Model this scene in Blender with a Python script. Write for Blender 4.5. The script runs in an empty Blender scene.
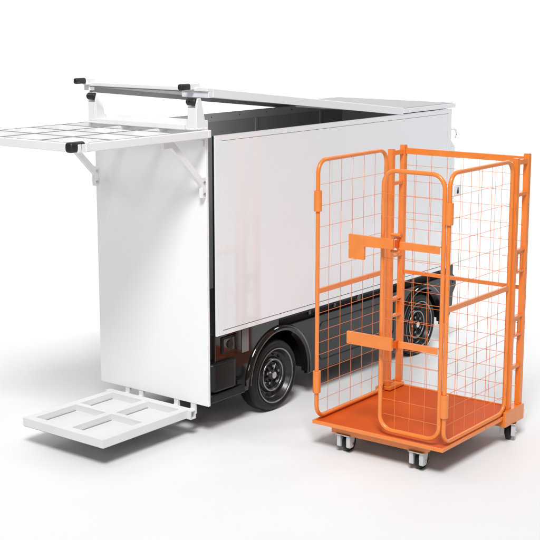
import bpy, bmesh, math, random
from mathutils import Vector, Matrix
random.seed(4)
PI = math.pi
sc = bpy.context.scene
COL = sc.collection

# ------------------------------------------------------------------ materials
def mat(name, base, rough=.4, metal=0., spec=.5, coat=0., var=.04, scale=6., bump=0., bscale=300., rvar=.08):
    m = bpy.data.materials.new(name); m.use_nodes = True
    nt = m.node_tree; n = nt.nodes; l = nt.links
    b = n['Principled BSDF']
    b.inputs['Metallic'].default_value = metal
    b.inputs['Specular IOR Level'].default_value = spec
    b.inputs['Coat Weight'].default_value = coat
    b.inputs['Coat Roughness'].default_value = .06
    tc = n.new('ShaderNodeTexCoord')
    nz = n.new('ShaderNodeTexNoise'); nz.inputs['Scale'].default_value = scale; nz.inputs['Detail'].default_value = 4
    l.new(tc.outputs['Object'], nz.inputs['Vector'])
    r = n.new('ShaderNodeValToRGB')
    r.color_ramp.elements[0].position = .3; r.color_ramp.elements[1].position = .7
    r.color_ramp.elements[0].color = (*[c*(1-var) for c in base], 1)
    r.color_ramp.elements[1].color = (*[min(1, c*(1+var)) for c in base], 1)
    l.new(nz.outputs['Fac'], r.inputs['Fac']); l.new(r.outputs['Color'], b.inputs['Base Color'])
    mr = n.new('ShaderNodeMapRange'); mr.inputs['To Min'].default_value = max(0, rough-rvar); mr.inputs['To Max'].default_value = rough+rvar
    l.new(nz.outputs['Fac'], mr.inputs['Value']); l.new(mr.outputs['Result'], b.inputs['Roughness'])
    if bump:
        n2 = n.new('ShaderNodeTexNoise'); n2.inputs['Scale'].default_value = bscale; n2.inputs['Detail'].default_value = 2
        l.new(tc.outputs['Object'], n2.inputs['Vector'])
        bp = n.new('ShaderNodeBump'); bp.inputs['Strength'].default_value = bump; bp.inputs['Distance'].default_value = .002
        l.new(n2.outputs['Fac'], bp.inputs['Height']); l.new(bp.outputs['Normal'], b.inputs['Normal'])
    return m

M = dict(
    panel=mat('white_lacquer', (.84, .865, .895), .05, coat=.8, var=.01, scale=1.5, rvar=.02),
    white=mat('white_powder_coat', (.83, .83, .835), .38, var=.015, bump=.06),
    plat=mat('white_platform_paint', (.73, .73, .735), .45, spec=.3, var=.02, scale=5, bump=.06),
    lift=mat('white_lift_sheet', (.90, .90, .91), .34, var=.0, rvar=.02, scale=2, bump=.03),
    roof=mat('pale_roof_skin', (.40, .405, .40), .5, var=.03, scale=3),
    inner=mat('grey_inner_lining', (.33, .33, .335), .45, var=.08, scale=3),
    rail=mat('grey_rim_rail', (.46, .46, .465), .4, var=.06, scale=3),
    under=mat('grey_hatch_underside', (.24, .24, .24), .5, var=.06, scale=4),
    gloss=mat('black_gloss_paint', (.010, .009, .009), .07, coat=.4, var=.1, rvar=.02),
    skirt=mat('charcoal_gloss_paint', (.012, .012, .013), .08, spec=.42, coat=.1, var=.08, rvar=.02),
    plastic=mat('black_plastic', (.007, .007, .0075), .38, spec=.35, var=.12, scale=30, bump=.2),
    rubber=mat('tyre_rubber', (.007, .007, .007), .5, spec=.35, var=.2, scale=25, bump=.25),
    grip=mat('black_grip_rubber', (.014, .014, .014), .5, var=.15, scale=30),
    steel=mat('brushed_steel', (.62, .62, .62), .26, metal=1, var=.08, scale=40),
    rim=mat('black_rim_paint', (.022, .022, .023), .28, metal=.3, var=.15, scale=20),
    dsteel=mat('dull_rim_steel', (.30, .30, .30), .3, metal=1, var=.1, scale=40),
    cwhite=mat('white_caster_zinc', (.58, .58, .59), .3, var=.04, scale=30),
    orange=mat('orange_powder_coat', (.82, .228, .034), .30, coat=.35, var=.05, scale=14, bump=.08),
    tray=mat('dark_red_orange', (.64, .098, .012), .5, spec=.08, var=.06, scale=8, bump=.1),  # darker and redder than the cage orange
    wire=mat('orange_wire_paint', (.80, .22, .05), .4, var=.05, scale=14),
    dark=mat('dark_gap', (.012, .012, .012), .8, var=.1),
    lamp=mat('smoked_lamp_lens', (.02, .017, .016), .05, coat=.6, var=.1, rvar=.02),
    gstrip=mat('grey_gloss_strip', (.17, .17, .17), .2, var=.06),
    line=mat('grey_seal_strip', (.30, .30, .31), .5, var=.05),
    ground=mat('white_studio_floor', (.84, .84, .845), .6, spec=.3, var=.006, scale=1.2, bump=.02, bscale=90),
)
def glass_mat():
    m = bpy.data.materials.new('clear_acrylic'); m.use_nodes = True
    nt = m.node_tree; n = nt.nodes; l = nt.links
    out = n['Material Output']; p = n['Principled BSDF']
    p.inputs['Roughness'].default_value = .12
    nz = n.new('ShaderNodeTexNoise'); nz.inputs['Scale'].default_value = 5
    r = n.new('ShaderNodeValToRGB'); r.color_ramp.elements[0].color = (.80, .80, .82, 1); r.color_ramp.elements[1].color = (.86, .86, .87, 1)
    l.new(nz.outputs['Fac'], r.inputs['Fac']); l.new(r.outputs['Color'], p.inputs['Base Color'])
    t = n.new('ShaderNodeBsdfTransparent'); t.inputs['Color'].default_value = (.97, .97, .98, 1)
    mx = n.new('ShaderNodeMixShader'); mx.inputs[0].default_value = .42
    l.new(t.outputs[0], mx.inputs[1]); l.new(p.outputs[0], mx.inputs[2]); l.new(mx.outputs[0], out.inputs['Surface'])
    return m
M['pane'] = glass_mat()

# ------------------------------------------------------------------ mesh helper
class MB:
    def __init__(s): s.bm = bmesh.new()
    def box(s, x0, x1, y0, y1, z0, z1):
        v = [s.bm.verts.new((x, y, z)) for x in (x0, x1) for y in (y0, y1) for z in (z0, z1)]
        for f in ((0,1,3,2),(4,6,7,5),(0,4,5,1),(2,3,7,6),(0,2,6,4),(1,5,7,3)):
            s.bm.faces.new([v[i] for i in f])
        return s
    def prism(s, pts, c0, c1, axis='y'):
        """pts in the plane normal to axis: axis y -> (x,z); axis x -> (y,z); axis z -> (x,y)"""
        def P(p, c):
            return (p[0], c, p[1]) if axis == 'y' else (c, p[0], p[1]) if axis == 'x' else (p[0], p[1], c)
        a = [s.bm.verts.new(P(p, c0)) for p in pts]; b = [s.bm.verts.new(P(p, c1)) for p in pts]
        n = len(pts)
        s.bm.faces.new(a); s.bm.faces.new(b[::-1])
        for i in range(n): s.bm.faces.new((a[i], b[i], b[(i+1) % n], a[(i+1) % n]))
        return s
    def sweep(s, pts, r, closed=False, seg=10, up=None, cap=True):
        pts = [Vector(p) for p in pts]; n = len(pts); rings = []
        for i, p in enumerate(pts):
            if closed: t = (pts[(i+1) % n] - pts[i-1])
            else: t = pts[min(i+1, n-1)] - pts[max(i-1, 0)]
            t.normalize()
            u = Vector(up) if up else (Vector((0,0,1)) if abs(t.z) < .9 else Vector((1,0,0)))
            a = t.cross(u).normalized(); b = a.cross(t).normalized()
            rings.append([s.bm.verts.new(p + r*(math.cos(k*2*PI/seg)*a + math.sin(k*2*PI/seg)*b)) for k in range(seg)])
        for i in range(n if closed else n-1):
            A, B = rings[i], rings[(i+1) % n]
            for k in range(seg): s.bm.faces.new((A[k], A[(k+1) % seg], B[(k+1) % seg], B[k]))
        if not closed and cap:
            s.bm.faces.new(rings[0][::-1]); s.bm.faces.new(rings[-1])
        return s
    def lathe(s, prof, c, axis='y', seg=48, closed=True):
        """prof: (offset along axis, radius)"""
        rings = []
        for o, r in prof:
            ring = []
            for k in range(seg):
                x, z = r*math.cos(2*PI*k/seg), r*math.sin(2*PI*k/seg)
                d = {'y': (x, o, z), 'z': (x, z, o), 'x': (o, x, z)}[axis]
                ring.append(s.bm.verts.new((c[0]+d[0], c[1]+d[1], c[2]+d[2])))
            rings.append(ring)
        n = len(rings)
        for i in range(n if closed else n-1):
            A, B = rings[i], rings[(i+1) % n]
            for k in range(seg): s.bm.faces.new((A[k], A[(k+1) % seg], B[(k+1) % seg], B[k]))
        if not closed:
            s.bm.faces.new(rings[0][::-1]); s.bm.faces.new(rings[-1])
        return s
    def cyl(s, c, r, o0, o1, axis='y', seg=24):
        return s.lathe([(o0, r), (o1, r)], c, axis, seg, closed=False)
    def build(s, name, m, parent=None, bevel=0., bseg=2, label=None, ang=35):
        bm = s.bm
        bmesh.ops.recalc_face_normals(bm, faces=bm.faces)
        for f in bm.faces: f.smooth = True
        for e in bm.edges:
            e.smooth = len(e.link_faces) == 2 and e.calc_face_angle(0) < math.radians(ang)
        me = bpy.data.meshes.new(name); bm.to_mesh(me); bm.free()
        me.materials.append(M[m] if isinstance(m, str) else m)
        o = bpy.data.objects.new(name, me); COL.objects.link(o); o.parent = parent
        if bevel:
            md = o.modifiers.new('bevel', 'BEVEL'); md.width = bevel; md.segments = bseg
            md.limit_method = 'ANGLE'; md.angle_limit = math.radians(40); md.harden_normals = True
        if label: o['label'] = label
        return o

def rrect(x0, x1, z0, z1, r, n=7, corners=(1,1,1,1)):
    """rounded rectangle centreline in a plane; corners: bl, br, tr, tl"""
    out = []
    for (cx, cz, a0, on, px, pz) in ((x0+r, z0+r, PI, corners[0], x0, z0), (x1-r, z0+r, 1.5*PI, corners[1], x1, z0),
                             (x1-r, z1-r, 0, corners[2], x1, z1), (x0+r, z1-r, .5*PI, corners[3], x0, z1)):
        for k in range(n+1):
            a = a0 + k/n*PI/2
            out.append((cx + r*math.cos(a), cz + r*math.sin(a)))
    return out

def thing(name, label, cat, loc, rz, group=None):
    o = bpy.data.objects.new(name, None); COL.objects.link(o)
    o.location = loc; o.rotation_euler = (0, 0, rz); o.empty_display_size = .2
    o['label'] = label; o['category'] = cat
    return o
def copy_tree(o, parent, off=(0,0,0), rz=0):
    c = o.copy(); COL.objects.link(c); c.parent = parent
    c.location = Vector(c.location) + Vector(off); c.rotation_euler.z += rz
    for ch in list(o.children): copy_tree(ch, c)
    return c

# ------------------------------------------------------------------ setting
g = MB(); g.bm.faces.new([g.bm.verts.new(p) for p in ((-22,-16,0),(22,-16,0),(22,12.5,0),(-22,12.5,0))])
og = g.build('ground', 'ground'); og['kind'] = 'structure'
g = MB(); R = 3.5
prof = [(12.5+R*math.sin(a), R-R*math.cos(a)) for a in [k/24*PI/2 for k in range(25)]] + [(12.5+R, 14)]
A = [g.bm.verts.new((-22, y, z)) for y, z in prof]; B = [g.bm.verts.new((22, y, z)) for y, z in prof]
for i in range(len(prof)-1): g.bm.faces.new((A[i], B[i], B[i+1], A[i+1]))
ob = g.build('backdrop', 'ground'); ob['kind'] = 'structure'

# ================================================================== VAN
VYAW = .6674
van = thing('cargo_van', 'white box cargo van body with raised roof hatch, tail lift panel and black lower body', 'van',
            (-.3233, 7.6817, 0), PI/2 - VYAW)
W = 1.00          # body width
# ---- black lower body
def arc(cx, cz, r, a0, a1, n=22): return [(cx + r*math.cos(a0+(a1-a0)*k/n), cz + r*math.sin(a0+(a1-a0)*k/n)) for k in range(n+1)]
A1 = (.672, .225, .315); A2 = (2.445, .215, .302)
def a_at(A, z, sgn): return A[0] + sgn*math.sqrt(A[2]**2 - (z-A[1])**2)
def ang(A, z, sgn): return math.atan2(z-A[1], sgn*math.sqrt(A[2]**2-(z-A[1])**2))
low = [(.03, .555), (.03, .21), (.30, .205)]
low += arc(A1[0], A1[1], A1[2], PI - math.asin((.205-A1[1])/A1[2]), math.asin((.172-A1[1])/A1[2]))
low += arc(A2[0], A2[1], A2[2], PI - math.asin((.172-A2[1])/A2[2]), math.asin((.172-A2[1])/A2[2]))
low += [(2.80, .18), (2.865, .30), (2.865, .555)]
rear_q = [p for p in low]
b = MB()
# rear quarter (gloss black) and skirt (charcoal) share the profile, split at the first arch top
quarter = [(.03, .628), (.03, .21), (.30, .205)] + arc(A1[0], A1[1], A1[2], PI - math.asin((.205-A1[1])/A1[2]), PI/2) + [(A1[0], .628)]
b.prism(quarter, .042, .075)
b.box(.03, .06, .075, W-.075, .21, .628)                 # rear apron
body = b.build('lower_body', 'gloss', van, .006)
sk = [(A1[0]+.0005, .556)] + arc(A1[0], A1[1], A1[2], PI/2-.002, math.asin((.172-A1[1])/A1[2])) + \
     arc(A2[0], A2[1], A2[2], PI - math.asin((.172-A2[1])/A2[2]), math.asin((.172-A2[1])/A2[2])) + [(2.80, .18), (2.865, .30), (2.865, .556)]
s = MB(); s.prism(sk, .040, .074); s.build('side_skirt', 'skirt', van, .006)
s = MB(); s.prism(sk, W-.074, W-.040); s.build('side_skirt', 'skirt', van, .006)
s = MB(); s.prism(quarter, W-.075, W-.042); s.build('rear_quarter', 'gloss', van, .006)
# recessed black sill above the skirt, with clips
sl = MB(); sl.box(A1[0]+.002, 2.86, .062, .09, .5565, .632); 
sill = sl.build('sill', 'dark', van)
for a in (1.02, 1.31, 1.9, 2.12, 2.33): MB().box(a-.014, a+.014, .048, .0615, .575, .612).build('clip', 'gloss', sill, .005)
cl = MB(); cl.lathe([(-.006, .0), (-.006, .022), (.008, .034)], (1.60, .052, .594), 'y', 20, closed=False); cl.build('round_clip', 'lamp', sill)  # rounded clip in dark gloss, mirrors the orange cage
# hollow underside : floor pan and inner arches
u = MB()
u.box(1.02, 2.12, .078, W-.078, .20, .598); u.box(.064, .34, .078, W-.078, .24, .598)
u.box(2.77, 2.86, .078, W-.078, .22, .598); u.box(.34, 2.77, .30, W-.30, .26, .5975)
u.box(.34, 1.02, .0785, W-.0785, .545, .598); u.box(2.12, 2.77, .0785, W-.0785, .523, .598)
u.build('chassis', 'plastic', van)
# arch flares
for A, z0, z1 in ((A1, .235, .19), (A2, .20, .20)):
    t0 = PI - math.asin((z0-A[1])/A[2]); t1 = math.asin((z1-A[1])/A[2]); n = 30
    f = MB(); rings = []
    sec = ((-.010, .085), (-.010, .034), (-.003, .022), (.012, .020), (.030, .030), (.034, .0395), (.0, .044))
    for k in range(n+1):
        t = t0 + (t1-t0)*k/n
        rings.append([f.bm.verts.new((A[0]+(A[2]+dr)*math.cos(t), y, A[1]+(A[2]+dr)*math.sin(t))) for dr, y in sec])
    for k in range(n):
        for j in range(len(sec)-1): f.bm.faces.new((rings[k][j], rings[k][j+1], rings[k+1][j+1], rings[k+1][j]))
    f.build('arch_flare', 'gloss', van, ang=60)
# access hatch outline in the skirt
o = MB(); pts = rrect(1.115, 2.055, .235, .505, .045)
n = len(pts)
for wv in (1,):
    inn = [(1.115+.006+(p[0]-1.115)*(.94-.012)/.94, .235+.006+(p[1]-.235)*(.27-.012)/.27) for p in pts]
    vo = [o.bm.verts.new((p[0], .0375, p[1])) for p in pts]; vi = [o.bm.verts.new((p[0], .0375, p[1])) for p in inn]
    for i in range(n): o.bm.faces.new((vo[i], vo[(i+1) % n], vi[(i+1) % n], vi[i]))
o.build('access_panel', 'dark', van)
# lamp cluster, grey strip, rear bumper
t = MB(); t.box(.085, .232, .034, .0415, .497, .605); lampo = t.build('tail_lamp', 'plastic', van, .004)
MB().box(.098, .205, .030, .0335, .512, .592).build('lens', 'lamp', lampo, .003)
lb = MB(); lb.cyl((.155, .030, .552), .026, -.008, .001, 'y', 20); lb.build('bulb_housing', 'plastic', lampo, .002)
lb = MB(); lb.sweep([(.214, .028, .60), (.214, .024, .575), (.214, .026, .54), (.222, .028, .505)], .005, seg=8); lb.build('retainer', 'plastic', lampo)
MB().box(.286, .352, .0365, .0415, .466, .618).build('grey_strip', 'gstrip', van, .002)  # flat grey gloss strip on the rear quarter
bp = MB(); pts = []
for (cx, cy, a0) in ((.012, .055, PI), (.17, .055, 1.5*PI)):
    pts += [(cx+.045*math.cos(a0+k/6*PI/2), cy+.045*math.sin(a0+k/6*PI/2)) for k in range(7)]
pts += [(.215, .09), (.02, .09), (.02, W-.09), (.215, W-.09), (.215, W-.02), (.012, W-.02), (-.033, W-.06)]
bp.prism(pts, .272, .456, 'z'); bump = bp.build('rear_bumper', 'plastic', van, .018, 3)
lt = MB(); lt.box(-.03, .30, .02, W-.02, .205, .262); lt.build('lower_trim', 'plastic', bump, .012)
MB().box(.225, .262, .026, .041, .275, .30).build('tow_cover', 'plastic', bump, .004)

# ---- wheels
def wheel(cx, outer, sgn, hubm):
    """outer: b of the outer tyre face, sgn=-1 outer face looks to -b"""
    R = .238
    w = bpy.data.objects.new('wheel', None); COL.objects.link(w); w.parent = van; w.location = (cx, outer, .238)
    if sgn > 0: w.rotation_euler = (0, 0, PI)
    t = MB()
    t.lathe([(.004, .184), (.0, .189), (-.004, .203), (-.005, .209), (-.002, .219), (.007, .230), (.022, .236), (.045, R), (.047, R-.007), (.052, R-.007), (.054, R), (.080, R), (.082, R-.007), (.087, R-.007), (.089, R),
             (.113, .236), (.128, .228), (.136, .205), (.134, .185), (.07, .180)], (0,0,0), 'y', 72)
    t.build('tyre', 'rubber', w, ang=50)
    r = MB()
    r.lathe([(.006, .159), (-.001, .160), (-.003, .156), (.0, .151), (.012, .148), (.020, .141), (.030, .138), (.040, .130), (.046, .118), (.044, .104), (.030, .096), (.024, .088), (.030, .080), (.050, .074), (.09, .07), (.09, .158)], (0,0,0), 'y', 64)
    r.build('rim', 'rim', w, ang=50)
    l1 = MB(); l1.lathe([(-.004, .158), (-.0055, .154), (-.003, .150), (.001, .151)], (0,0,0), 'y', 64); l1.build('rim_edge', 'dsteel', w, ang=80)
    l2 = MB(); l2.lathe([(.019, .095), (.015, .089), (.019, .083), (.026, .084), (.027, .094)], (0,0,0), 'y', 48); l2.build('inner_ring', 'dsteel', w, ang=80)
    for k in range(14):
        h = MB()
        t_ = 2*PI*k/14
        pts = []
        for q in range(10):
            e = 2*PI*q/10; rr = .117 + .009*math.sin(e); aa = t_ + .10*math.cos(e)
            pts.append((rr*math.cos(aa), rr*math.sin(aa)))
        h.prism(pts, .0425, .0435); h.build('vent_hole', 'dark', w)
    d = MB(); d.lathe([(.040, .079), (.034, .070), (.044, .050), (.040, .034), (.020, .030), (.014, .024), (.013, .001), (.06, .001), (.06, .079)], (0,0,0), 'y', 40)
    d.build('hub', 'rim', w, ang=40)
    c = MB(); c.cyl((0,0,0), .019, .008, .02, 'y', 24); c.build('hub_cap', 'steel', w, ang=40)
    for k in range(5):
        x, z = .052*math.cos(2*PI*k/5+.3), .052*math.sin(2*PI*k/5+.3)
        c = MB(); c.lathe([(.020, .0085), (.046, .0095)], (x, 0, z), 'y', 6, closed=False); c.build('wheel_bolt', 'dsteel', w, ang=40)
        x0, z0 = .026*math.cos(2*PI*k/5+.93), .026*math.sin(2*PI*k/5+.93); x1, z1 = .066*math.cos(2*PI*k/5+.93), .066*math.sin(2*PI*k/5+.93)
        c = MB(); c.sweep([(x0, .032, z0), (x1, .036, z1)], .007, seg=8); c.build('hub_spoke', 'rim', w, ang=40)
    for ch in w.children:
        if not ch.name.startswith('tyre'): ch.scale = (1.165, 1, 1.165)
    return w
w1 = wheel(.638, .045, -1, 0)
for cx, ob_, rot in ((2.415, .045, 0), (.638, W-.045, PI), (2.415, W-.045, PI)):
    c = copy_tree(w1, van); c.location = (cx, ob_, .238); c.rotation_euler = (0, .9*(cx > 1), rot)
for cx in (.638, 2.415):
    ax = MB(); ax.cyl((cx, 0, .238), .035, .16, W-.16, 'y', 16); ax.build('axle', 'plastic', van)

# ---- box: side panel
SP0, SP1, SZ0, SZ1 = 0., 2.700, .634, 1.859
fr = MB(); bw, bb = .058, .030
fr.prism([(SP0, SZ0), (SP1, SZ0), (SP1, SZ1), (SP0, SZ1)], .0045, .0115)          # backing sheet
side = fr.build('side_panel', 'dark', van)
sk_ = MB(); sk_.box(SP0+bw, SP1-.012, 0, .004, SZ0+bb, SZ1-.033); sk_.build('outer_skin', 'panel', side, .0015, 1)
bf = MB(); gq = .0035
bf.box(SP0, SP0+bw-.0022, -.0005, .0042, SZ0, SZ1); bf.box(SP0+bw, SP1, -.0005, .0042, SZ0, SZ0+bb-gq)
bf.box(SP0+bw, SP1, -.0005, .0042, SZ1-.033+gq*.7, SZ1); bf.box(SP1-.012+gq, SP1, -.0007, .0041, SZ0+bb, SZ1-.033)
bf.box(SP0-.0015, SP0-.0002, -.0005, .012, SZ0, SZ1)
bf.box(SP0, SP1, .0005, .0120, SZ1+.0003, SZ1+.003)
bf.build('border_frame', 'panel', side)
# ---- box: inside
fw = MB(); fw.box(.0, 2.70, W-.02, W, .60, 1.874); far = fw.build('far_wall', 'inner', van)
f2 = MB(); f2.box(.0, 2.70, W-.036, W-.0205, 1.822, 1.880); f2.box(0, .03, W-.036, W-.0205, .605, 1.821)
f2.build('rim_rail', 'rail', far, .003)
for a in (.80, 1.60, 2.40): MB().box(a-.016, a+.016, W-.032, W-.0205, .605, 1.8215).build('rib', 'inner', far, .003)
for a in [ .15+.31*k for k in range(9)]:
    rv = MB(); rv.lathe([(-.040, .001), (-.039, .0035), (-.0365, .005)], (a, W, 1.855), 'y', 10, closed=False); rv.build('rivet', 'plastic', far)
fl = MB(); fl.box(.055, 2.70, .052, W-.021, .600, .622); fl.build('load_floor', 'plastic', van)
fw = MB(); fw.box(2.7005, 2.735, .031, W, .60, 1.861); fw.build('front_wall', 'inner', van)
fs = MB(); fs.box(2.7035, 2.75, .002, .0305, .634, 1.8605); fs.build('front_strip', 'panel', van, .002)
# near side inner frame seen in the gap at the tail
nf = MB(); nf.box(.02, .05, .0125, .045, .625, 1.855); nf.build('tail_frame', 'plastic', van)

# ---- roof
rf = MB(); rf.box(2.063, 2.792, -.004, 1.09, 1.868, 1.9005)
roof = rf.build('roof_panel', 'panel', van, .003)
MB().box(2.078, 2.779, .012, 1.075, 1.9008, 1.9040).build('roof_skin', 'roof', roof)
MB().box(2.064, 2.16, -.006, -.0043, 1.868, 1.896).build('corner_plate', 'panel', roof)
# hatch : hinged at the fixed roof, raised at the tail
H0, H1 = 2.060, -.070
zt = lambda a: 1.906 + (2.146-1.906)*(H0-a)/(H0-H1)
HB = 1.035
h = MB(); h.prism([(H0, zt(H0)-.022), (H1, zt(H1)-.022), (H1, zt(H1)), (H0, zt(H0))], -.002, HB)
hatch = h.build('roof_hatch', 'white', van, .003)
for y0, y1, m_, dz in ((-.0035, .022, 'panel', .052), (HB-.022, HB+.0015, 'under', .060)):
    h = MB(); h.prism([(H0, zt(H0)-.050), (-.02, zt(-.02)-dz), (-.02, zt(-.02)-.024), (H0, zt(H0)-.024)] if m_ == 'under' else
            [(H0, zt(H0)-.050), (-.02, zt(-.02)-.052), (-.02, zt(-.02)-.002), (H0, zt(H0)-.002)], y0, y1)
    h.build('fascia', m_, hatch, .002)
MB().box(-.066, -.018, HB-.045, HB+.002, 2.094, 2.1225).build('corner_block', 'white', hatch, .003)
h = MB(); h.prism([(H0-.03, zt(H0-.03)-.027), (H1+.012, zt(H1+.012)-.027), (H1+.012, zt(H1+.012)-.0225), (H0-.03, zt(H0-.03)-.0225)], .0225, HB-.0225)
h.build('underside_lining', 'under', hatch)
MB().box(-.06, -.018, -.001, .21, 2.086, 2.1225).build('corner_block', 'panel', hatch, .003)
def grip(parent, a0, a1, y, z, ry=.026, rz=.024):
    gmb = MB(); n = 20; prof = []
    L = a1-a0
    for k in range(6): t = k/5*PI/2; prof.append((a0+.012-.012*math.cos(t), .55+.45*math.sin(t)))
    prof += [(a1-.003, 1.), (a1, .9)]
    rings = []
    for x, f in prof:
        ring = []
        for k in range(n):
            c_, s_ = math.cos(2*PI*k/n), math.sin(2*PI*k/n)
            e = .62
            ring.append(gmb.bm.verts.new((x, y+ry*f*math.copysign(abs(c_)**e, c_), z+rz*f*math.copysign(abs(s_)**e, s_))))
        rings.append(ring)
    for i in range(len(rings)-1):
        for k in range(n): gmb.bm.faces.new((rings[i][k], rings[i][(k+1) % n], rings[i+1][(k+1) % n], rings[i+1][k]))
    gmb.bm.faces.new(rings[0][::-1]); gmb.bm.faces.new(rings[-1])
    return gmb.build('grip', 'grip', parent, ang=50)
for y in (.118, .995):
    m_ = MB(); m_.box(-.102, -.02, y-.019, y+.019, 2.132, 2.169); hd = m_.build('hatch_handle', 'white', van, .004)
    grip(hd, -.182, -.1025, y, 2.150 if y < .5 else 2.157, .018, .0185)

# ---- tail lift panel
lp = MB(); lp.box(-.062, -.040, .022, .955, .197, 1.955)
lift = lp.build('lift_panel', 'lift', van, .003)
hg = MB(); hg.box(-.084, -.0625, .028, .058, 1.842, 1.868); hg.cyl((-.073, .043, 0), .012, 1.80, 1.84, 'z', 14); hg.build('hinge', 'white', lift, .002)
hg = MB(); hg.box(-.082, -.0625, .02, .05, 1.872, 1.896); hg.build('hinge_block', 'plastic', lift, .002)

# ---- top shelf
SA0, SA1, SB0, SB1, SZ = -1.135, -.066, -.026, .972, 1.902
sh = MB(); fw_ = .028
sh.box(SA0, SA0+fw_, SB0, SB1, SZ-.046, SZ); sh.box(SA1-fw_, SA1, SB0, SB1, SZ-.046, SZ)
sh.box(SA0+fw_, SA1-fw_, SB0, SB0+fw_, SZ-.046, SZ-.0005); sh.box(SA0+fw_, SA1-fw_, SB1-fw_, SB1, SZ-.046, SZ-.0005)
shelf = sh.build('top_shelf', 'white', van, .004)
gd = MB(); nx, ny = 4, 3
xs = [SA0+fw_ + (SA1-SA0-2*fw_)*k/nx for k in range(nx+1)]; ys = [SB0+fw_+(SB1-SB0-2*fw_)*k/ny for k in range(ny+1)]
for x in xs[1:-1]: gd.box(x-.009, x+.009, SB0+fw_, SB1-fw_, SZ-.044, SZ-.002)
for y in ys[1:-1]:
    for i in range(nx): gd.box(xs[i]+(.009 if i else 0), xs[i+1]-(.009 if i < nx-1 else 0), y-.009, y+.009, SZ-.0435, SZ-.0025)
gd.build('shelf_grid', 'white', shelf, .002)
st = MB()
for x in xs[1:-1]: st.box(x-.004, x+.004, SB0+fw_, SB1-fw_, SZ-.0018, SZ+.0015)
for y in ys[1:-1]:
    for i in range(nx): st.box(xs[i]+(.0045 if i else 0), xs[i+1]-(.0045 if i < nx-1 else 0), y-.004, y+.004, SZ-.0018, SZ+.0013)
for y in (SB0+fw_-.004, SB1-fw_+.001): st.box(SA0+.004, SA1-.03, y, y+.004, SZ, SZ+.0016)
st.box(SA0+fw_-.003, SA0+fw_+.001, SB0+.029, SB1-.029, SZ, SZ+.0016)
st.build('seal_strip', 'line', shelf)
for i in range(nx):
    for j in range(ny):
        MB().box(xs[i]+.0095, xs[i+1]-.0095, ys[j]+.0095, ys[j+1]-.0095, SZ-.034, SZ-.030).build('shelf_pane', 'pane', shelf)
rl = MB(); rl.box(SA1-.10, SA1-.085, .10, .84, SZ+.0005, SZ+.030); rl.box(SA1-.085, SA1-.004, .10, .84, SZ+.0005, SZ+.012)
rl.build('back_rail', 'white', shelf, .003)
cb = grip(shelf, -1.180, -1.078, .002, 1.886, .027, .028); cb.name = 'corner_bumper'
MB().box(-1.0775, -1.055, -.029, .02, 1.858, 1.9085).build('bumper_socket', 'white', shelf, .004)
def bracket(y0, y1):
    b_ = MB(); b_.prism([(-.424, 1.8555), (-.345, 1.8555), (-.1, 1.622), (-.0625, 1.622), (-.0625, 1.495), (-.098, 1.495), (-.098, 1.565), (-.355, 1.813), (-.424, 1.813)], y0, y1)
    r_ = b_.build('shelf_bracket', 'white', van, .004)
    for z in (1.52, 1.59):
        s_ = MB(); s_.lathe([(-.007, .0005), (-.006, .007), (0, .009)], (-.08, y0, z), 'y', 12, closed=False); s_.build('screw', 'steel', r_)
bracket(.022, .050); bracket(.925, .953)
for y0 in (.012, .843):
    p = MB()
    p.prism([(-.152, SZ+.013), (-.152, 2.032), (-.096, 2.032), (-.068, SZ+.013)], y0+.0125, y0+.072)
    p.prism([(-.152, SZ+.0005), (-.152, 2.050), (-.138, 2.088), (-.112, 2.088), (-.062, SZ+.0005)], y0, y0+.012)
    p.box(-.158, -.06, y0-.004, y0+.076, SZ+.0006, SZ+.0125)
    post = p.build('latch_post', 'white', van, .003)
    c = MB(); prof = [(y0+.013+.070*k/8, .023 - (.006 if k in (0, 8) else 0)) for k in range(9)]
    c.lathe([(o_, r_) for o_, r_ in prof], (-.138, 0, 2.066), 'y', 20, closed=False); c.build('latch_roller', 'grip', post, ang=50)
    MB().box(-.150, -.11, y0+.0125, y0+.07, 2.0325, 2.040).build('roller_seat', 'line', post)

# ---- loading platform
PA0, PA1, PB0, PB1, PZ = -.868, -.100, .122, .806, .178
px_ = [PA0+.055, PA0+.385, PA0+.425, PA1-.062]; py_ = [PB0+.055, PB0+.315, PB0+.365, PB1-.055]
pl = MB()
th = .050
pl.box(PA0, px_[0], PB0, PB1, PZ-th, PZ); pl.box(px_[3], PA1-.047, PB0, PB1, PZ-th, PZ); pl.box(px_[1], px_[2], PB0+.0551, PB1-.0551, PZ-th, PZ-.001)
for i in (0, 2):
    pl.box(px_[i], px_[i+1], PB0, py_[0], PZ-th, PZ-.0004); pl.box(px_[i], px_[i+1], py_[3], PB1, PZ-th, PZ-.0004); pl.box(px_[i], px_[i+1], py_[1], py_[2], PZ-th, PZ-.0006)
pl.box(px_[1], px_[2], PB0, PB0+.055, PZ-th, PZ-.0004); pl.box(px_[1], px_[2], PB1-.055, PB1, PZ-th, PZ-.0004)
plat = pl.build('loading_platform', 'plat', van)
MB().box(PA0+.004, PA1-.05, PB0+.004, PB1-.004, PZ-th-.004, PZ-th-.0005).build('platform_bounce_stop', 'under', plat)  # added unseen dark plate, keeps bounced light out of the platform's shadow
for i in (0, 2):
    for j in (0, 2):
        r = MB(); r.box(px_[i]+.0005, px_[i+1]-.0005, py_[j]+.0005, py_[j+1]-.0005, PZ-th+.002, PZ-th+.010)
        ro = r.build('recess_floor', 'plat', plat)
        q = MB(); q.box(px_[i]+.03, px_[i+1]-.006, py_[j+1]-.006, py_[j+1]-.0008, PZ-th+.0101, PZ-th+.0125)
        q.build('dark_gap_strip', 'under', ro)  # grey strip standing in for the dark gap where floor meets wall
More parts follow.
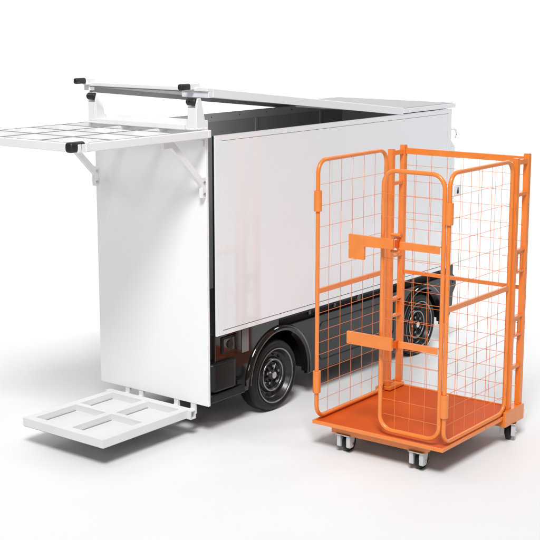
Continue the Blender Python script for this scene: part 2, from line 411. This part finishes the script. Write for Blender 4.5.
# rear square tube (open end) and the four straps under the panel
tb = MB(); t0, t1, z0, z1 = PA1-.046, PA1, PZ-.056, PZ-.002
tb.box(t0, t1, PB0-.03, PB1+.03, z1-.006, z1); tb.box(t0, t1, PB0-.03, PB1+.03, z0, z0+.006)
tb.box(t0, t0+.006, PB0-.03, PB1+.03, z0+.006, z1-.006); tb.box(t1-.006, t1, PB0-.03, PB1+.03, z0+.006, z1-.006)
tb.box(t0+.006, t1-.006, PB0+.01, PB0+.012, z0+.006, z1-.006)
tb.build('pivot_tube', 'plat', plat)
for y in (.135, .275, .58, .70):
    s_ = MB(); s_.box(-.060, -.042, y, y+.036, .128, .1965); s_.box(-.0995, -.0605, y+.002, y+.034, .140, .165); s_.build('strap', 'white', plat, .002)

# ---- front end hardware
lr = MB(); lr.box(2.7505, 2.80, .035, .07, .634, 1.70); lr.box(2.8005, 2.868, .035, .065, .634, 1.565)
lr.prism([(2.8005, 1.5655), (2.868, 1.5655), (2.8005, 1.62)], .0355, .0645)
rail = lr.build('lock_rail', 'panel', van, .003)
hk = MB(); hk.sweep([(2.79, .03, 1.70), (2.83, .03, 1.702), (2.865, .03, 1.690), (2.873, .03, 1.66), (2.858, .03, 1.632)], .008, seg=10); hk.build('hook', 'white', rail)
lk = MB(); lk.box(2.845, 2.955, .022, .0345, 1.172, 1.262); lko = lk.build('lock_plate', 'panel', rail, .004)
kh = MB(); kp = [(2.905+.012*math.cos(t), 1.206+.012*math.sin(t)) for t in [PI*.85+k/12*PI*1.3 for k in range(13)]] + [(2.910, 1.246), (2.902, 1.246)]
kh.prism(kp, .0195, .0215); kh.build('keyhole', 'dark', rail)
mf = MB(); mf.prism([(2.868, .632), (2.915, .632), (2.915, .555), (2.965, .515), (2.967, .455), (2.925, .40), (2.915, .30), (2.868, .20)], .05, .062)
mfo = mf.build('mounting_plate', 'skirt', van, .003)
bl = MB(); bl.cyl((2.92, .05, .49), .009, -.004, 0, 'y', 12); bl.build('bolt', 'plastic', mfo)

# ================================================================== ROLL CAGE CART
cart = thing('roll_cage', 'orange wire mesh roll cage trolley standing on casters in front of the van', 'roll cage',
             (.2531, 7.4453, 0), -.6475)
CW, CD, TZ = .8936, .980, .182
# tray with raised hem
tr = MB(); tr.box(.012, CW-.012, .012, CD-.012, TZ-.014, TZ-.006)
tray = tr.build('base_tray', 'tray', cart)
hem = MB()
hem.box(0, CW, 0, .012, TZ-.022, TZ); hem.box(0, CW, CD-.012, CD, TZ-.022, TZ)
hem.box(0, .012, .012, CD-.012, TZ-.022, TZ-.0003); hem.box(CW-.012, CW, .012, CD-.012, TZ-.022, TZ-.0003)
hem.build('tray_edge', 'orange', tray, .003)
br = MB(); br.box(.11, .76, .045, .10, .113, TZ-.0185); br.build('front_rail', 'orange', cart, .003)
for x0, x1, y0, y1 in ((.72, .757, .101, .80), (.112, .15, .101, .80)): MB().box(x0, x1, y0, y1, .118, TZ-.0185).build('long_rail', 'orange', cart, .003)
MB().box(.1, .79, .801, .86, .113, TZ-.0185).build('rear_rail', 'orange', cart, .003)
MB().box(.0125, CW-.0125, .0125, CD-.0125, TZ-.018, TZ-.0145).build('tray_bounce_stop', 'under', tray)  # added unseen grey plate, stops orange bounce onto the floor
for x0, x1 in ((CW-.10, CW+.018), (-.018, .10)):
    f_ = MB(); xo = CW if x0 > .3 else -.018
    f_.box(xo+.0005, xo+.0175, .728, .975, .118, .214); f_.box(min(x0, x1-.03)+.02 if x0 > .3 else 0.0005, CW-.0005 if x0 > .3 else .08, .735, .97, .118, TZ-.0235)
    f_.build('foot_plate', 'orange', cart, .003)
for x0, x1 in ((.002, .055), (CW-.055, CW-.002)): MB().box(x0, x1, .79, CD-.013, TZ-.0005, TZ+.024).build('post_foot', 'orange', cart, .004)
# posts : open channel uprights in pairs
PT = .036
V1, V2 = .800, CD-PT
for xo in (.0, CW-PT):
    right = xo > .3
    for v0, ht in ((V1, 1.738), (V2, 1.754)):
        p = MB()
        x_out0, x_out1 = (xo+PT-.005, xo+PT) if right else (xo, xo+.005)
        p.box(xo, xo+PT, v0, v0+.006, TZ+.0245, ht)                                 # web facing the front
        p.box(xo+.0003, xo+PT-.0003, v0+PT-.006, v0+PT, TZ+.0245, ht-.001)
        p.box(xo+.0006, xo+.006, v0+.006, v0+PT-.006, TZ+.0245, ht-.0005)
        p.box(xo+PT-.006, xo+PT-.0006, v0+.006, v0+PT-.006, TZ+.0245, ht-.0005)
        p.build('post', 'orange', cart, .003)
        MB().box(xo+.002, xo+PT-.002, v0+.002, v0+PT-.002, ht+.0003, ht+.003).build('post_cap', 'orange', cart, .001)
    ya, yb = V1+PT+.0005, V2-.0005
    for i0, i1, z0_, z1_ in ((.004, .004, 1.700, 1.730), (.006, .006, 1.510, 1.532), (.006, .006, .452, .474)):
        MB().box(xo+i0, xo+PT-i1, ya, yb, z0_, z1_).build('post_rung', 'orange', cart, .002)
    for zc0, zc1 in ((1.048, 1.192), (.655, .782)):
        ra = MB()
        ra.box(xo+.003, xo+PT-.003, ya, yb, zc1-.014, zc1); ra.box(xo+.003, xo+PT-.003, ya, yb, zc0, zc0+.014)
        xm = xo+PT-.014 if right else xo+.010
        ra.box(xm, xm+.004, ya, ya+.036, zc0+.0141, zc1-.0141); ra.box(xm, xm+.004, yb-.030, yb, zc0+.0141, zc1-.0141)
        ra.box(xm, xm+.004, ya+.0361, yb-.0301, zc1-.034, zc1-.0141)
        ra.build('window_plate', 'orange', cart, .001)
# wire helper
def wires(name, parent, fixed, plane, us, zs, u0, u1, z0, z1, r=.0014, off=.0032, zends=None):
    m_ = MB()
    def P(u_, z_, d): return (u_, fixed+d, z_) if plane == 'xz' else (fixed+d, u_, z_)
    up = (0, 1, 0) if plane == 'xz' else (1, 0, 0)
    for u_ in us: m_.sweep([P(u_, z0, 0), P(u_, z1, 0)], r, seg=6, up=up)
    for z_ in zs: m_.sweep([P(u0, z_, off), P(u1, z_, off)], r, seg=6, up=(0, 0, 1))
    return m_.build(name, 'wire', parent)
ZU = [1.600, 1.475, 1.350, 1.225, 1.100]
ZL = [.835, .725, .655, .580, .480, .395, .300]
# rear mesh between the rear posts
rp = MB(); rp.box(PT+.0005, CW-PT-.0005, CD-.026, CD-.004, 1.700, 1.738); rear = rp.build('rear_panel', 'orange', cart, .002)
rp = MB(); rp.box(PT+.0005, CW-PT-.0005, CD-.022, CD-.008, .928, .952); rp.build('mid_bar', 'orange', rear, .002)
wires('wire_mesh', rear, CD-.016, 'xz', [CW*k/8 for k in range(1, 8)], [1.63-.101*k for k in range(0, 15) if abs(1.63-.101*k-.94) > .02], .034, CW-.034, TZ+.002, 1.70, off=-.004)
# side panels
def side_mesh(xf, v0, v1, z0, z1, name, hinge_v):
    r = .0125; rad = .075
    p = MB(); pts = [(xf, a_, z_) for a_, z_ in rrect(v0, v1, z0, z1, rad, 8)]
    p.sweep(pts, r, closed=True, seg=14, up=(1, 0, 0))
    pan = p.build(name, 'orange', cart, ang=60)
    mb = MB(); mb.box(xf-.009, xf+.009, v0+.011, v1-.011, .955, .985); mb.build('mid_bar', 'orange', pan, .002)
    n = 6; us = [v0+(v1-v0)*k/n for k in range(1, n)]
    wires('wire_mesh', pan, xf-.003, 'yz', us, ZU+ZL, v0, v1, z0, z1)
    for za, zb in ((1.446, 1.568), (.352, .485)):
        s = MB(); s.lathe([(za, .0135), (za, .024), (zb, .024), (zb, .0135)], (xf, v0, 0), 'z', 24); s.build('hinge_sleeve', 'orange', pan, .002, ang=40)
    for zc in (1.44, .43):
        k = MB(); k.sweep([(xf, v1+.005, zc+.03), (xf-.004, v1+.024, zc+.032), (xf-.008, v1+.03, zc+.012), (xf-.006, v1+.022, zc), (xf-.008, v1+.03, zc-.014), (xf-.004, v1+.022, zc-.03), (xf, v1+.005, zc-.028)], .006, seg=8)
        k.build('hinge_clip', 'orange', pan)
    return pan
side_mesh(.021, .014, .752, TZ+.016, 1.742, 'side_mesh_panel', 1)
side_mesh(CW-.021, .040, .780, TZ+.014, 1.726, 'side_mesh_panel', 1)
# half gate at the front, hinged on the right
GV = .030; G0, G1, GZ0, GZ1 = .458, .848, .214, 1.718
p = MB(); p.sweep([(a_, GV, z_) for a_, z_ in rrect(G0, G1, GZ0, GZ1, .080, 8)], .0125, closed=True, seg=14, up=(0, 1, 0))
gate = p.build('front_gate', 'orange', cart, ang=60)
wires('wire_mesh', gate, GV+.002, 'xz', [G0+(G1-G0)*k/4 for k in range(1, 4)], [1.585, 1.455, 1.22, 1.10, .985, .87, .62, .505, .395, .305], G0, G1, GZ0, GZ1)
for z0_, z1_ in ((1.283, 1.325), (.716, .752)):
    m_ = MB(); m_.box(G0+.10, G1-.012, GV-.018, GV-.0128, z0_, z1_); m_.box(G0+.10, G1-.012, GV-.0126, GV+.004, z1_-.006, z1_); m_.build('gate_bar', 'orange', gate, .0015)
lt_ = MB(); lt_.prism([(.268, 1.205), (.372, 1.205), (.372, 1.282), (.562, 1.287), (.562, 1.342), (.268, 1.346)], -.034, -.014)
lt_.build('hook_latch', 'orange', gate, .002)
lt_ = MB(); lt_.box(.560, .578, -.012, .02, 1.292, 1.338); lt_.build('latch_block', 'tray', gate, .002)
lt_ = MB(); lt_.box(.262, .566, -.034, -.014, .703, .776); lt_.build('bar_latch', 'orange', gate, .002)
lt_ = MB(); lt_.box(.564, .582, -.012, .02, .716, .758); lt_.build('latch_block', 'tray', gate, .002)
for z_ in (1.265, 1.36):
    pn = MB(); pn.cyl((.55, .02, z_), .010, -.03, .03, 'x', 12); pn.build('latch_pin', 'orange', gate)
# casters
def caster(u_, v_, yaw):
    c = bpy.data.objects.new('caster', None); COL.objects.link(c); c.parent = cart; c.location = (u_, v_, 0); c.rotation_euler = (0, 0, yaw)
    w = MB(); w.lathe([(-.019, .006), (-.019, .040), (-.017, .050), (-.010, .055), (.010, .055), (.017, .050), (.019, .040), (.019, .006)], (0, .012, .0552), 'x', 40)
    w.build('caster_wheel', 'rubber', c, ang=50)
    for sx in (-1, 1):
        x0, x1 = sorted((sx*.0205, sx*.046))
        f = MB(); f.prism([(-.052, .112), (-.052, .042), (-.046, .036), (-.012, .036), (-.004, .046), (.012, .112)], x0, x1, 'x'); f.build('fork', 'cwhite', c, .003)
        f = MB(); f.cyl((sx*.046, -.018, .060), .008, -.001 if sx > 0 else -.004, .004 if sx > 0 else .001, 'x', 14); f.build('axle_bolt', 'steel', c, .001)
    f = MB(); f.box(-.05, .05, -.062, .03, .1122, .1178); f.cyl((0, -.02, 0), .02, .100, .112, 'z', 18); f.build('swivel_plate', 'steel', c, .001)
    return c
c0 = caster(.196, .095, 0)
for u_, v_, yw in ((.700, .090, .0), (.862, .872, .35), (.05, .88, .2)):
    c = copy_tree(c0, cart); c.location = (u_, v_, 0); c.rotation_euler = (0, 0, yw)

# ------------------------------------------------------------------ camera, light
cam = bpy.data.cameras.new('camera'); co = bpy.data.objects.new('camera', cam); COL.objects.link(co)
co.location = (0, 0, 2.5924); co.rotation_euler = (PI/2 - .1981, 0, 0)
cam.sensor_width = 36; cam.lens = 1295.35/540*36; cam.clip_end = 200
sc.camera = co
def area(name, loc, target, size, power, spread=PI, shape='DISK', col=(1,1,1)):
    l = bpy.data.lights.new(name, 'AREA'); l.shape = shape; l.size = size; l.energy = power; l.spread = spread; l.color = col
    if shape == 'RECTANGLE': l.size_y = size*.78
    o = bpy.data.objects.new(name, l); COL.objects.link(o); o.location = loc
    o.rotation_euler = (Vector(target)-Vector(loc)).to_track_quat('-Z', 'Y').to_euler()
    return o
area('overhead_softbox', (-.6, 5.0, 9.5), (-.3, 6.2, 0), 10.5, 180, PI, 'RECTANGLE')
area('key_softbox', (-.5, -3.0, 13.5), (.0, 7.6, .5), 4.8, 1040, math.radians(120))
area('front_softbox', (-2.2, -8.0, 6.6), (-.2, 8, 1.0), 3.6, 110, math.radians(120))
area('added_box_fill', (-.22, 8.0, 1.60), (-.70, 8.75, 1.8), .2, 8.0)  # added light hidden inside the box, brightens the far wall
area('added_backdrop_fill', (-9, 11.0, 7.5), (-1, 16, 3.5), 2.5, 290, math.radians(110))  # added pair of unseen lights that whiten the backdrop
area('added_backdrop_fill', (9, 11.0, 7.5), (1, 16, 3.5), 2.5, 290, math.radians(110))
wd = bpy.data.worlds.new('World'); sc.world = wd; wd.use_nodes = True
bg = wd.node_tree.nodes['Background']; bg.inputs['Color'].default_value = (.97, .98, 1, 1); bg.inputs['Strength'].default_value = .10
sc.view_settings.view_transform = 'Standard'; sc.view_settings.look = 'None'; sc.view_settings.exposure = 0
sc.cycles.max_bounces = 10; sc.cycles.transparent_max_bounces = 16
sc.cycles.use_denoising = True
sc.cycles.caustics_reflective = False; sc.cycles.caustics_refractive = False
